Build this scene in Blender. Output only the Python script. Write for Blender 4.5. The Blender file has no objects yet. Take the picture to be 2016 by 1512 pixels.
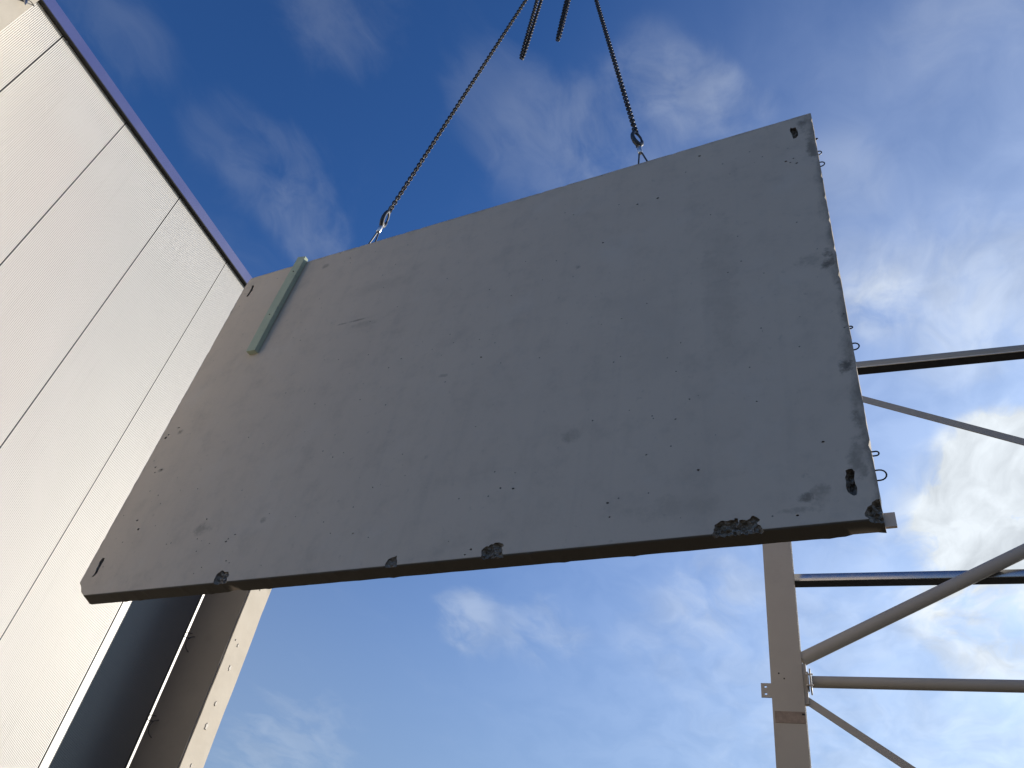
import bpy, bmesh, math, random
from mathutils import Matrix, Vector, noise
from mathutils.geometry import delaunay_2d_cdt

random.seed(7)
R = math.radians
scene = bpy.context.scene
col = scene.collection

# measured from the photograph's perspective
SPALLS = [[(1.949, 0.0105), (1.9558, 0.0201), (1.9545, 0.0324), (1.9598, 0.0404), (1.9586, 0.0563), (1.9759, 0.0664), (1.9881, 0.0764), (2.0282, 0.0732), (2.0372, 0.0774), (2.0563, 0.0742), (2.0588, 0.0852), (2.0742, 0.0816), (2.0751, 0.0649), (2.079, 0.0506), (2.0811, 0.0694), (2.0943, 0.0721), (2.1159, 0.0652), (2.1344, 0.0741), (2.14, 0.0856), (2.1489, 0.0889), (2.1656, 0.0764), (2.1793, 0.0634), (2.1774, 0.0542), (2.1656, 0.0471), (2.1666, 0.0384), (2.1804, 0.0283), (2.1881, 0.0121), (2.1977, -0.0442), (1.9388, -0.0329)], [(2.7744, 0.1078), (2.7245, 0.1088), (2.7058, 0.1054), (2.6869, 0.0932), (2.6842, 0.0817), (2.6643, 0.0696), (2.6579, 0.0558), (2.6474, 0.0367), (2.6489, 0.022), (2.6611, 0.0104), (2.6684, -0.0376), (2.7839, -0.0512)], [(0.6539, 0.0305), (0.6526, 0.0467), (0.6636, 0.0591), (0.6736, 0.0671), (0.6844, 0.0705), (0.6931, 0.0651), (0.6976, 0.075), (0.7081, 0.0804), (0.72, 0.0778), (0.7263, 0.0849), (0.7372, 0.0876), (0.7578, 0.0861), (0.7691, 0.0791), (0.7796, 0.0767), (0.7892, 0.0654), (0.7893, 0.0577), (0.7803, 0.0554), (0.7796, 0.0485), (0.7875, 0.0324), (0.7868, 0.0223), (0.8059, -0.0298), (0.6632, -0.0226)], [(-1.3483, 0.0259), (-1.3456, 0.0481), (-1.3442, 0.0657), (-1.3383, 0.0749), (-1.3234, 0.0833), (-1.3145, 0.0923), (-1.2988, 0.0917), (-1.283, 0.0798), (-1.2645, 0.0774), (-1.2478, 0.0784), (-1.239, 0.0648), (-1.2269, 0.0541), (-1.2279, 0.043), (-1.2376, 0.0359), (-1.2294, 0.0162), (-1.2077, -0.0264), (-1.3322, -0.0246)], [(0.0109, 0.0156), (0.0256, 0.0495), (0.0477, 0.0592), (0.0793, 0.0704), (0.0914, 0.0374), (0.0959, 0.0136), (0.1098, -0.0338), (0.021, -0.0376)]]
POCKETS = [[(-2.6129, 3.2293), (-2.6061, 3.2949), (-2.6159, 3.3828), (-2.6115, 3.4027), (-2.5828, 3.377), (-2.5692, 3.3037), (-2.5824, 3.2453), (-2.5913, 3.2223)], [(2.563, 3.3832), (2.5725, 3.4142), (2.5827, 3.3972), (2.6056, 3.3981), (2.6164, 3.32), (2.6162, 3.2818), (2.6003, 3.2581), (2.5802, 3.2529), (2.5753, 3.2991), (2.5685, 3.3413)], [(-2.6215, 0.1511), (-2.6105, 0.1749), (-2.6184, 0.2222), (-2.6251, 0.2868), (-2.613, 0.3129), (-2.5883, 0.3088), (-2.5831, 0.2829), (-2.5847, 0.2359), (-2.5812, 0.1823), (-2.5979, 0.1573)], [(2.594, 0.2881), (2.6082, 0.2955), (2.625, 0.2944), (2.6348, 0.2753), (2.6318, 0.26), (2.6276, 0.2355), (2.6312, 0.1579), (2.6271, 0.1433), (2.6148, 0.1396), (2.6019, 0.1499), (2.5905, 0.1637), (2.5905, 0.2255)]]
PITS = [(-2.4478, 0.619, 0.012), (-2.3824, 0.5347, 0.014), (-1.6884, 0.5394, 0.008), (-1.393, 0.3229, 0.01), (-1.3843, 0.3421, 0.008), (-1.335, 0.3729, 0.008), (-1.548, 0.3233, 0.006), (1.1672, 2.6009, 0.01), (1.575, 2.9801, 0.011), (1.4159, 2.9735, 0.009), (0.3316, 1.6362, 0.01), (-0.4908, 0.2858, 0.006), (-0.8412, 0.4553, 0.006), (-0.3049, 0.2648, 0.008), (-0.1748, 0.2211, 0.006), (2.5079, 2.9966, 0.012), (2.5371, 2.9689, 0.01), (2.5607, 3.0081, 0.009), (2.5762, 2.9426, 0.01), (1.8926, 3.388, 0.013), (-1.3126, 0.1657, 0.008), (-1.276, 0.1469, 0.006), (-1.5162, 0.1344, 0.006), (-0.9777, 0.1007, 0.005), (0.4192, 0.1286, 0.005), (0.5486, 0.029, 0.007), (0.5817, 0.0584, 0.009), (-1.4047, 3.3778, 0.008), (-1.4606, 3.3537, 0.006), (0.2806, 1.8287, 0.007), (-0.3877, 1.8069, 0.008), (-0.4813, 1.735, 0.007), (0.0033, 1.9598, 0.007), (0.7825, 0.4459, 0.009), (0.6959, 0.4621, 0.008), (1.4013, 0.1727, 0.008), (1.3827, 0.2656, 0.009), (-2.5766, 1.1436, 0.011), (-2.4831, 1.1032, 0.012), (-2.5482, 1.0883, 0.009), (-2.5542, 1.5543, 0.012), (-2.6545, 1.4634, 0.016), (-2.6365, 1.4929, 0.012), (-0.9802, 1.4721, 0.006), (-1.2569, 1.6744, 0.007), (-1.0902, 1.506, 0.008), (1.7499, 0.7811, 0.008), (2.2015, 0.8159, 0.007), (2.5098, 0.4788, 0.009), (2.3543, 0.0627, 0.008), (1.8796, 0.4066, 0.01), (1.7713, 1.3839, 0.007), (-0.7082, 0.9296, 0.007), (-1.0765, 1.2283, 0.006)]
STAINS = [(2.6926, 1.8381, 0.075, 0.11, 0.75), (2.5867, 1.8626, 0.13, 0.07, 0.3), (2.6731, 0.9645, 0.05, 0.07, 0.8), (2.6859, 3.4258, 0.09, 0.12, 0.6), (2.6873, 3.0845, 0.05, 0.2, 0.6), (2.4087, 0.1566, 0.05, 0.03, 0.6), (2.4672, 0.1631, 0.05, 0.09, 0.35), (0.9862, 2.391, 0.025, 0.03, 0.5), (-0.991, 2.4112, 0.2, 0.012, 0.45), (-0.9112, 2.3265, 0.16, 0.05, 0.22), (-1.6807, 0.462, 0.1, 0.06, 0.35), (-1.1192, 0.4654, 0.03, 0.03, 0.45), (1.1141, 0.791, 0.08, 0.06, 0.3), (2.0291, 1.8396, 0.14, 0.8, 0.14), (-0.8313, 2.8083, 0.4, 0.1, 0.12), (0.0372, 1.5263, 0.05, 0.02, 0.3), (2.6612, 0.3576, 0.05, 0.15, 0.45), (2.7262, 1.4284, 0.04, 0.3, 0.55), (2.7071, 0.5389, 0.05, 0.25, 0.55), (2.7445, 2.394, 0.04, 0.3, 0.6), (-1.6932, 3.3563, 0.05, 0.04, 0.35), (1.5524, 1.6053, 0.3, 0.6, 0.08), (-2.5057, 1.501, 0.05, 0.03, 0.6), (-2.4831, 1.1032, 0.04, 0.02, 0.4), (1.7603, 0.1835, 0.3, 0.08, 0.15), (2.345, 0.0926, 0.12, 0.02, 0.3)]
CLOUDS = [(-0.5361, 0.3861, 0.7507, 3.0, 0.045), (-0.5264, 0.438, 0.7287, 2.6, 0.06), (-0.5131, 0.4731, 0.7161, 2.0, 0.055), (-0.572, 0.3251, 0.7531, 2.6, 0.025), (-0.3017, 0.4178, 0.857, 3.5, 0.035), (-0.2481, 0.4771, 0.8431, 4, 0.065), (-0.1597, 0.4943, 0.8545, 4.5, 0.075), (-0.1177, 0.4267, 0.8967, 2.5, 0.085), (-0.0719, 0.4651, 0.8823, 2.6, 0.095), (-0.0302, 0.4922, 0.87, 2.2, 0.08), (-0.4233, 0.2752, 0.8632, 3.6, 0.045), (0.2251, 0.4567, 0.8607, 5, 0.07), (0.0909, 0.6861, 0.7218, 2.2, 0.24), (0.081, 0.66, 0.7469, 2.6, 0.14), (0.0692, 0.578, 0.8131, 3, 0.08), (0.217, 0.6614, 0.7179, 5.5, 0.16), (0.1615, 0.7028, 0.6928, 4, 0.08), (0.1817, 0.8182, 0.5455, 2.6, 0.9), (0.1517, 0.8406, 0.52, 2.2, 0.7), (0.2161, 0.8, 0.5597, 3.0, 0.9), (0.178, 0.7921, 0.5839, 2.0, 0.5), (0.1738, 0.8236, 0.5399, 4.5, 0.45), (0.2095, 0.7788, 0.5912, 2.2, 0.4), (-0.4056, 0.8177, 0.4084, 2.0, 0.15), (-0.3775, 0.8324, 0.4058, 2.2, 0.1), (-0.3032, 0.8604, 0.4096, 2.4, 0.12), (-0.1174, 0.8772, 0.4655, 2.8, 0.14), (-0.1896, 0.8852, 0.4248, 2.6, 0.05), (-0.567, 0.792, 0.2262, 4, 0.1), (0.1725, 0.879, 0.4446, 4, 0.42), (-0.6437, 0.1924, 0.7407, 3.5, 0.03), (0.0573, 0.9362, 0.3469, 11, 0.08), (0.1165, 0.8687, 0.4815, 3, 0.25)]
CAM_R = [[0.937703, 0.312938, 0.15094], [0.101693, -0.662618, 0.742021], [-0.332223, 0.680446, 0.653163]]
CAM_H = 1.6

# ------------------------------------------------------------------ camera
cam_data = bpy.data.cameras.new('camera')
cam_data.sensor_width = 36.0
cam_data.lens = 1570.24 / 2016.0 * 36.0
cam_data.clip_start = 0.05
cam_data.clip_end = 6000.0
cam = bpy.data.objects.new('camera', cam_data)
col.objects.link(cam)
rt, up, fw = (Vector(v) for v in CAM_R)
m = Matrix((rt, up, -fw)).transposed().to_4x4()
m.translation = Vector((0, 0, CAM_H))
cam.matrix_world = m
scene.camera = cam

# ------------------------------------------------------------------ light
SUN_EL = R(20)
SUN_AZ = R(34)                      # clockwise from +Y towards +X
SKY_STRENGTH = 0.098
EXPOSURE = 0.30
sun_dir = Vector((math.sin(SUN_AZ) * math.cos(SUN_EL), math.cos(SUN_AZ) * math.cos(SUN_EL), math.sin(SUN_EL)))
sl = bpy.data.lights.new('sun', 'SUN')
sl.energy = 5.0
sl.angle = R(0.53)
sl.color = (1.0, 0.94, 0.85)
so = bpy.data.objects.new('sun', sl)
col.objects.link(so)
so.rotation_euler = sun_dir.to_track_quat('Z', 'Y').to_euler()
so.location = (20, 30, 25)

world = bpy.data.worlds.new('World')
scene.world = world
world.use_nodes = True


def build_world():
    nt = world.node_tree
    nt.nodes.clear()
    N = nt.nodes.new
    L = nt.links.new
    out = N('ShaderNodeOutputWorld')
    bg = N('ShaderNodeBackground')
    L(bg.outputs[0], out.inputs[0])
    bg.inputs[1].default_value = SKY_STRENGTH
    sky = N('ShaderNodeTexSky')
    sky.sky_type = 'NISHITA'
    sky.sun_disc = False
    sky.sun_elevation = SUN_EL
    sky.sun_rotation = SUN_AZ
    sky.air_density = 1.0
    sky.dust_density = 1.2
    sky.ozone_density = 6.0
    tc = N('ShaderNodeTexCoord')

    def math_(op, a, b=None, c=None, clamp=False):
        n = N('ShaderNodeMath')
        n.operation = op
        n.use_clamp = clamp
        for i, v in enumerate((a, b, c)):
            if v is None:
                continue
            if isinstance(v, (int, float)):
                n.inputs[i].default_value = v
            else:
                L(v, n.inputs[i])
        return n.outputs[0]

    def noise_(vec, scale, detail, rough, dist=0.0):
        n = N('ShaderNodeTexNoise')
        L(vec, n.inputs['Vector'])
        n.inputs['Scale'].default_value = scale
        n.inputs['Detail'].default_value = detail
        n.inputs['Roughness'].default_value = rough
        n.inputs['Distortion'].default_value = dist
        return n

    d = tc.outputs['Generated']
    # banks of cloud standing in their own part of the sky
    amp, shp = None, None
    for (x, y, z, r, s) in CLOUDS:
        v = N('ShaderNodeVectorMath')
        v.operation = 'DOT_PRODUCT'
        L(d, v.inputs[0])
        v.inputs[1].default_value = (x, y, z)
        mr = N('ShaderNodeMapRange')
        mr.interpolation_type = 'SMOOTHSTEP'
        L(v.outputs['Value'], mr.inputs[0])
        mr.inputs[1].default_value = math.cos(R(r * 1.5))
        mr.inputs[2].default_value = math.cos(R(r * 0.25))
        mr.inputs[3].default_value = 0.0
        mr.inputs[4].default_value = 1.0
        shp = mr.outputs[0] if shp is None else math_('ADD', shp, mr.outputs[0])
        amp = math_('MULTIPLY', mr.outputs[0], s) if amp is None else math_('MULTIPLY_ADD', mr.outputs[0], s, amp)
    shp = math_('MINIMUM', shp, 1.0)
    # the cloud layer seen in perspective overhead
    sp = N('ShaderNodeSeparateXYZ')
    L(d, sp.inputs[0])
    zz = math_('ADD', math_('MAXIMUM', sp.outputs[2], 0.02), 0.10)
    cx = N('ShaderNodeCombineXYZ')
    L(math_('MULTIPLY', math_('DIVIDE', sp.outputs[0], zz), 1.5), cx.inputs[0])
    L(math_('DIVIDE', sp.outputs[1], zz), cx.inputs[1])
    wr = noise_(cx.outputs[0], 2.6, 3.0, 0.55)
    wv = N('ShaderNodeVectorMath')
    wv.operation = 'MULTIPLY_ADD'
    L(wr.outputs['Color'], wv.inputs[0])
    wv.inputs[1].default_value = (0.35, 0.35, 0.0)
    L(cx.outputs[0], wv.inputs[2])
    fine = noise_(wv.outputs[0], 4.6, 10.0, 0.60)
    t = math_('MULTIPLY_ADD', shp, 0.20, fine.outputs[0])
    f = N('ShaderNodeMapRange')
    f.interpolation_type = 'SMOOTHSTEP'
    L(t, f.inputs[0])
    f.inputs[1].default_value = 0.52
    f.inputs[2].default_value = 0.84
    amp = math_('ADD', amp, 0.03)
    dens_v = math_('MULTIPLY', amp, f.outputs[0])
    # milky glare that grows towards the sun
    sd = N('ShaderNodeVectorMath')
    sd.operation = 'DOT_PRODUCT'
    L(d, sd.inputs[0])
    sd.inputs[1].default_value = tuple(sun_dir)
    gl = N('ShaderNodeMapRange')
    L(sd.outputs['Value'], gl.inputs[0])
    gl.inputs[1].default_value = 0.45
    gl.inputs[2].default_value = 1.0
    gl.inputs[3].default_value = 0.0
    gl.inputs[4].default_value = 1.0
    glv = math_('MULTIPLY', math_('MULTIPLY', gl.outputs[0], gl.outputs[0]), 0.55)
    dens_v = math_('ADD', dens_v, glv)
    dens_v = math_('MINIMUM', dens_v, 0.95)
    mix = N('ShaderNodeMix')
    mix.data_type = 'RGBA'
    L(dens_v, mix.inputs[0])
    gm = N('ShaderNodeGamma')
    L(sky.outputs[0], gm.inputs[0])
    gm.inputs[1].default_value = SKY_GAMMA
    # pale haze thickening towards the horizon all the way round
    sz = N('ShaderNodeSeparateXYZ')
    L(d, sz.inputs[0])
    hz = N('ShaderNodeMapRange')
    hz.interpolation_type = 'SMOOTHSTEP'
    L(sz.outputs[2], hz.inputs[0])
    hz.inputs[1].default_value = 0.75
    hz.inputs[2].default_value = 0.05
    hz.inputs[3].default_value = 0.0
    hz.inputs[4].default_value = 0.72
    hm = N('ShaderNodeMix')
    hm.data_type = 'RGBA'
    L(hz.outputs[0], hm.inputs[0])
    tint = N('ShaderNodeVectorMath')
    tint.operation = 'MULTIPLY'
    L(gm.outputs[0], tint.inputs[0])
    tint.inputs[1].default_value = (0.74, 0.93, 1.0)
    L(tint.outputs[0], hm.inputs[6])
    hm.inputs[7].default_value = (2.7, 3.25, 3.9, 1)
    L(hm.outputs[2], mix.inputs[6])
    sh = noise_(wv.outputs[0], 7.0, 6.0, 0.55)
    cs = N('ShaderNodeMapRange')
    L(sh.outputs[0], cs.inputs[0])
    cs.inputs[1].default_value = 0.35
    cs.inputs[2].default_value = 0.60
    cs.inputs[3].default_value = CLOUD_L * 0.80
    cs.inputs[4].default_value = CLOUD_L * 1.10
    cc = N('ShaderNodeCombineColor')
    L(math_('MULTIPLY', cs.outputs[0], CLOUD_R), cc.inputs[0])
    L(math_('MULTIPLY', cs.outputs[0], CLOUD_G), cc.inputs[1])
    L(cs.outputs[0], cc.inputs[2])
    L(cc.outputs[0], mix.inputs[7])
    L(mix.outputs[2], bg.inputs[0])


CLOUD_L = 7.6
CLOUD_R, CLOUD_G = 0.90, 0.96
SKY_GAMMA = 1.30
build_world()

scene.view_settings.view_transform = 'Standard'
scene.view_settings.look = 'None'
scene.view_settings.gamma = 1.0
scene.view_settings.use_curve_mapping = False
scene.view_settings.exposure = EXPOSURE
scene.render.engine = 'CYCLES'

# ------------------------------------------------------------------ materials
class NT:
    def __init__(self, name):
        self.mat = bpy.data.materials.new(name)
        self.mat.use_nodes = True
        self.t = self.mat.node_tree
        self.b = self.t.nodes['Principled BSDF']
        self.tc = self.t.nodes.new('ShaderNodeTexCoord')

    def n(self, kind):
        return self.t.nodes.new(kind)

    def l(self, a, b):
        self.t.links.new(a, b)

    def math(self, op, a, b=None, c=None, clamp=False):
        n = self.n('ShaderNodeMath')
        n.operation = op
        n.use_clamp = clamp
        for i, v in enumerate((a, b, c)):
            if v is None:
                continue
            if isinstance(v, (int, float)):
                n.inputs[i].default_value = v
            else:
                self.l(v, n.inputs[i])
        return n.outputs[0]

    def mapping(self, scale=(1, 1, 1), loc=(0, 0, 0), src='Object'):
        n = self.n('ShaderNodeMapping')
        self.l(self.tc.outputs[src], n.inputs[0])
        n.inputs['Scale'].default_value = scale
        n.inputs['Location'].default_value = loc
        return n.outputs[0]

    def noise(self, vec, scale, detail=4, rough=0.55, dist=0.0):
        n = self.n('ShaderNodeTexNoise')
        self.l(vec, n.inputs['Vector'])
        n.inputs['Scale'].default_value = scale
        n.inputs['Detail'].default_value = detail
        n.inputs['Roughness'].default_value = rough
        n.inputs['Distortion'].default_value = dist
        return n.outputs[0]

    def ramp(self, v, a, b, lo, hi, smooth=True):
        n = self.n('ShaderNodeMapRange')
        n.interpolation_type = 'SMOOTHSTEP' if smooth else 'LINEAR'
        self.l(v, n.inputs[0])
        for i, x in enumerate((a, b, lo, hi)):
            n.inputs[i + 1].default_value = x
        return n.outputs[0]

    def mix(self, f, a, b):
        n = self.n('ShaderNodeMix')
        n.data_type = 'RGBA'
        if isinstance(f, (int, float)):
            n.inputs[0].default_value = f
        else:
            self.l(f, n.inputs[0])
        for i, v in ((6, a), (7, b)):
            if isinstance(v, tuple):
                n.inputs[i].default_value = (*v, 1) if len(v) == 3 else v
            else:
                self.l(v, n.inputs[i])
        return n.outputs[2]

    def bump(self, h, strength, dist=0.01):
        n = self.n('ShaderNodeBump')
        n.inputs['Strength'].default_value = strength
        n.inputs['Distance'].default_value = dist
        self.l(h, n.inputs['Height'])
        self.l(n.outputs[0], self.b.inputs['Normal'])

    def set(self, color=None, rough=None, metal=None, spec=None):
        for key, v in (('Base Color', color), ('Roughness', rough), ('Metallic', metal), ('Specular IOR Level', spec)):
            if v is None:
                continue
            if isinstance(v, tuple):
                self.b.inputs[key].default_value = (*v, 1)
            elif isinstance(v, (int, float)):
                self.b.inputs[key].default_value = v
            else:
                self.l(v, self.b.inputs[key])
        return self.mat


def mat_panel_concrete():
    q = NT('precast_concrete')
    o = q.mapping()
    base = q.mix(q.noise(o, 0.9, 5, 0.6), PANEL_A, PANEL_B)
    # faint formwork streaks running up the element
    st = q.noise(q.mapping((6.0, 1, 0.35)), 1.6, 4, 0.6)
    base = q.mix(q.ramp(st, 0.5, 0.8, 0, 0.10), base, (0.30, 0.28, 0.25))
    cloud = q.noise(o, 4.5, 7, 0.68)
    base = q.mix(q.ramp(cloud, 0.45, 0.80, 0, 0.30), base, (0.30, 0.265, 0.225))
    pale = q.noise(q.mapping((1, 1, 1), (5, 2, 9)), 2.2, 8, 0.66)
    base = q.mix(q.ramp(pale, 0.5, 0.8, 0, 0.35), base, (0.68, 0.61, 0.53))
    mid = q.noise(o, 16.0, 4, 0.7)
    base = q.mix(q.ramp(mid, 0.60, 0.78, 0, 0.38), base, (0.25, 0.22, 0.19))
    sep = q.n('ShaderNodeSeparateXYZ')
    q.l(q.tc.outputs['Object'], sep.inputs[0])
    X, Z = sep.outputs[0], sep.outputs[2]
    rag = q.noise(o, 9.0, 6, 0.7)
    dirt = None
    for (u, z, rx, rz, s) in STAINS:
        dx = q.math('MULTIPLY', q.math('SUBTRACT', X, u), 1.0 / rx)
        dz = q.math('MULTIPLY', q.math('SUBTRACT', Z, z), 1.0 / rz)
        r2 = q.math('MULTIPLY_ADD', dx, dx, q.math('MULTIPLY', dz, dz))
        r2 = q.math('ADD', r2, q.math('MULTIPLY', q.math('SUBTRACT', rag, 0.5), 6.0))
        v = q.ramp(r2, 1.1, -0.4, 0.0, s)
        dirt = v if dirt is None else q.math('MAXIMUM', dirt, v)
    # grime that collects along the edges
    rag2 = q.noise(q.mapping((1, 1, 0.5)), 7.0, 7, 0.72)
    er = q.ramp(q.math('ADD', q.math('SUBTRACT', 2.7235, X), q.math('MULTIPLY', rag2, 0.22)), 0.08, 0.17, 0.62, 0.0)
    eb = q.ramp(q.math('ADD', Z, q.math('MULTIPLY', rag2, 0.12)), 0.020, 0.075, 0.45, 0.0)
    et = q.ramp(q.math('ADD', q.math('SUBTRACT', 3.537, Z), q.math('MULTIPLY', rag2, 0.12)), 0.04, 0.10, 0.4, 0.0)
    el = q.ramp(q.math('ADD', q.math('ADD', X, 2.7235), q.math('MULTIPLY', rag2, 0.25)), 0.06, 0.16, 0.45, 0.0)
    under_shade = q.ramp(Z, 0.003, 0.010, 0.92, 0.0)      # shade painted onto the slab's underside
    for e in (er, eb, et, el, under_shade):
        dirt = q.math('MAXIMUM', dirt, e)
    base = q.mix(dirt, base, (0.075, 0.068, 0.055))  # stains, edge grime and the painted underside shade share this mask
    # fine specks (air holes too small to carve)
    vor = q.n('ShaderNodeTexVoronoi')
    q.l(o, vor.inputs['Vector'])
    vor.inputs['Scale'].default_value = 11.0
    sp = q.ramp(vor.outputs['Distance'], 0.045, 0.075, 1.0, 0.0)
    sc = q.n('ShaderNodeSeparateColor')
    q.l(vor.outputs['Color'], sc.inputs[0])
    sp = q.math('MULTIPLY', sp, q.ramp(sc.outputs[0], 0.55, 0.60, 0.0, 0.75))
    base = q.mix(sp, base, (0.08, 0.075, 0.07))
    vor2 = q.n('ShaderNodeTexVoronoi')
    q.l(q.mapping((1, 1, 0.8), (3, 1, 2)), vor2.inputs['Vector'])
    vor2.inputs['Scale'].default_value = 4.3
    s2 = q.ramp(q.math('ADD', vor2.outputs['Distance'], q.math('MULTIPLY', rag, 0.10)), 0.075, 0.11, 1.0, 0.0)
    sc2 = q.n('ShaderNodeSeparateColor')
    q.l(vor2.outputs['Color'], sc2.inputs[0])
    s2 = q.math('MULTIPLY', s2, q.ramp(sc2.outputs[1], 0.6, 0.9, 0.0, 0.6))
    base = q.mix(s2, base, (0.15, 0.13, 0.105))
    # scrapes left by the formwork
    scr = q.noise(q.mapping((1.2, 1, 9.0), (7, 0, 3)), 2.6, 6, 0.62)
    base = q.mix(q.ramp(scr, 0.66, 0.78, 0, 0.28), base, (0.26, 0.225, 0.185))
    h = q.math('ADD', q.noise(o, 40.0, 5, 0.6), q.math('MULTIPLY', q.noise(o, 3.0, 3, 0.5), 0.6))
    q.bump(h, 0.18, 0.01)
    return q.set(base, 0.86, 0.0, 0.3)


def mat_broken_concrete():
    q = NT('broken_concrete')
    o = q.mapping()
    v = q.n('ShaderNodeTexVoronoi')
    q.l(o, v.inputs['Vector'])
    v.inputs['Scale'].default_value = 55.0
    c = q.mix(q.ramp(v.outputs['Distance'], 0.1, 0.7, 0, 1), (0.42, 0.37, 0.31), (0.20, 0.175, 0.145))
    c = q.mix(q.noise(o, 30, 4), c, (0.30, 0.26, 0.215))
    q.bump(v.outputs['Distance'], 0.9, 0.02)
    return q.set(c, 0.95, 0, 0.2)


def mat_simple(name, color, rough, metal=0.0, var=0.15, scale=6.0, bump=0.0, spec=0.5, dirt=None):
    q = NT(name)
    o = q.mapping()
    dark = tuple(c * (1 - var) for c in color)
    lite = tuple(min(1, c * (1 + var)) for c in color)
    c = q.mix(q.noise(o, scale, 5, 0.6), dark, lite)
    if dirt:
        c = q.mix(q.ramp(q.noise(o, scale * 0.6, 7, 0.7), 0.52, 0.75, 0, dirt[1]), c, dirt[0])
    if bump:
        q.bump(q.noise(o, scale * 8, 4), bump, 0.005)
    r = rough if var < 0.02 else q.ramp(q.noise(o, scale * 1.7, 4), 0.3, 0.7, max(0, rough - 0.07), min(1, rough + 0.07))
    return q.set(c, r, metal, spec)


def mat_cladding():
    q = NT('cream_cladding')
    o = q.mapping()
    c = q.mix(q.noise(o, 0.9, 4), (0.66, 0.628, 0.572), (0.71, 0.675, 0.615))
    run = q.noise(q.mapping((1, 14.0, 0.5)), 1.4, 6, 0.65)       # faint rain runs
    c = q.mix(q.ramp(run, 0.52, 0.80, 0, 0.22), c, (0.46, 0.43, 0.37))
    return q.set(c, 0.50, 0.18, 0.6)


PANEL_A = (0.69, 0.58, 0.46)
PANEL_B = (0.60, 0.50, 0.40)
M = {
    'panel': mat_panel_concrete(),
    'broken': mat_broken_concrete(),
    'pillar': mat_simple('pillar_concrete', (0.54, 0.48, 0.39), 0.85, 0, 0.14, 2.4, 0.2, 0.3, ((0.34, 0.30, 0.22), 0.5)),
    'pillar_dark': mat_simple('dark_concrete', (0.185, 0.167, 0.147), 0.9, 0, 0.16, 2.0, 0.25, 0.3, ((0.12, 0.105, 0.09), 0.6)),
    'filler': mat_simple('white_filler', (0.66, 0.61, 0.53), 0.8, 0, 0.06, 9),
    'cladding': mat_cladding(),
    'dark_cladding': mat_simple('anthracite_cladding', (0.030, 0.032, 0.036), 0.34, 0, 0.01, 1.5, 0, 0.9),
    'white_trim': mat_simple('white_trim', (0.80, 0.79, 0.76), 0.35, 0, 0.04, 3),
    'black': mat_simple('sealant_and_shade_black', (0.012, 0.012, 0.013), 0.7, 0, 0.2, 8),  # real joint seals, and the strips that paint in shade
    'coping': mat_simple('blue_coping', (0.062, 0.078, 0.225), 0.5, 0, 0.06, 1.2),
    'roof': mat_simple('roof_membrane', (0.16, 0.16, 0.16), 0.9, 0, 0.2, 1.0),
    'steel': mat_simple('primed_steel', (0.365, 0.338, 0.297), 0.55, 0, 0.07, 3.0, 0.0, 0.3, ((0.27, 0.25, 0.22), 0.35)),
    'galv': mat_simple('galvanised_steel', (0.36, 0.37, 0.40), 0.25, 0.9, 0.12, 5.0),
    'rust': mat_simple('rusty_plate', (0.26, 0.205, 0.165), 0.85, 0, 0.5, 22.0, 0.3, 0.3, ((0.30, 0.25, 0.21), 0.7)),
    'chain': mat_simple('chain_steel', (0.045, 0.037, 0.028), 0.5, 0.3, 0.35, 30.0),
    'hook': mat_simple('forged_hook', (0.05, 0.052, 0.055), 0.5, 0.3, 0.25, 25.0),
    'rope': mat_simple('wire_rope', (0.09, 0.09, 0.085), 0.5, 0.6, 0.3, 60.0),
    'ferrule': mat_simple('aluminium_ferrule', (0.72, 0.72, 0.72), 0.32, 0.8, 0.05, 20.0),
    'loopwire': mat_simple('loop_wire', (0.035, 0.035, 0.037), 0.6, 0.3, 0.2, 40.0),
    'batten': mat_simple('green_timber', (0.44, 0.49, 0.36), 0.75, 0, 0.14, 9.0, 0.25, 0.3, ((0.27, 0.29, 0.22), 0.75)),
    'board': mat_simple('tan_board', (0.82, 0.68, 0.55), 0.8, 0, 0.12, 16.0, 0.15, 0.3),
    'ground': mat_simple('site_ground', (0.075, 0.062, 0.045), 0.95, 0, 0.3, 0.35, 0.3, 0.3),
}

# ------------------------------------------------------------------ helpers


def tag(o, label=None, cat=None, group=None, kind=None):
    for k, v in (('label', label), ('category', cat), ('group', group), ('kind', kind)):
        if v:
            o[k] = v
    return o


def empty(name, loc, rz=0.0):
    e = bpy.data.objects.new(name, None)
    e.empty_display_size = 0.2
    e.location = loc
    e.rotation_euler = (0, 0, rz)
    col.objects.link(e)
    return e


def link(name, me, mat, parent=None):
    if mat is not None and not me.materials:
        me.materials.append(mat)
    o = bpy.data.objects.new(name, me)
    col.objects.link(o)
    if parent:
        o.parent = parent
    return o


def obj(name, bm, mat, parent=None, smooth=False, loc=None):
    bmesh.ops.recalc_face_normals(bm, faces=bm.faces)
    me = bpy.data.meshes.new(name)
    bm.to_mesh(me)
    bm.free()
    if smooth:
        me.polygons.foreach_set('use_smooth', [True] * len(me.polygons))
        me.set_sharp_from_angle(angle=R(40))
    o = link(name, me, mat, parent)
    if loc:
        o.location = loc
    return o


def box(bm, lo, hi, bev=0.0):
    vs = [bm.verts.new((x, y, z)) for x in (lo[0], hi[0]) for y in (lo[1], hi[1]) for z in (lo[2], hi[2])]
    fs = []
    for f in ((0, 1, 3, 2), (4, 6, 7, 5), (0, 4, 5, 1), (2, 3, 7, 6), (0, 2, 6, 4), (1, 5, 7, 3)):
        fs.append(bm.faces.new([vs[i] for i in f]))
    if bev:
        es = {e for f in fs for e in f.edges}
        bmesh.ops.bevel(bm, geom=list(es), offset=bev, segments=2, profile=0.5, affect='EDGES')
    return bm


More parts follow.
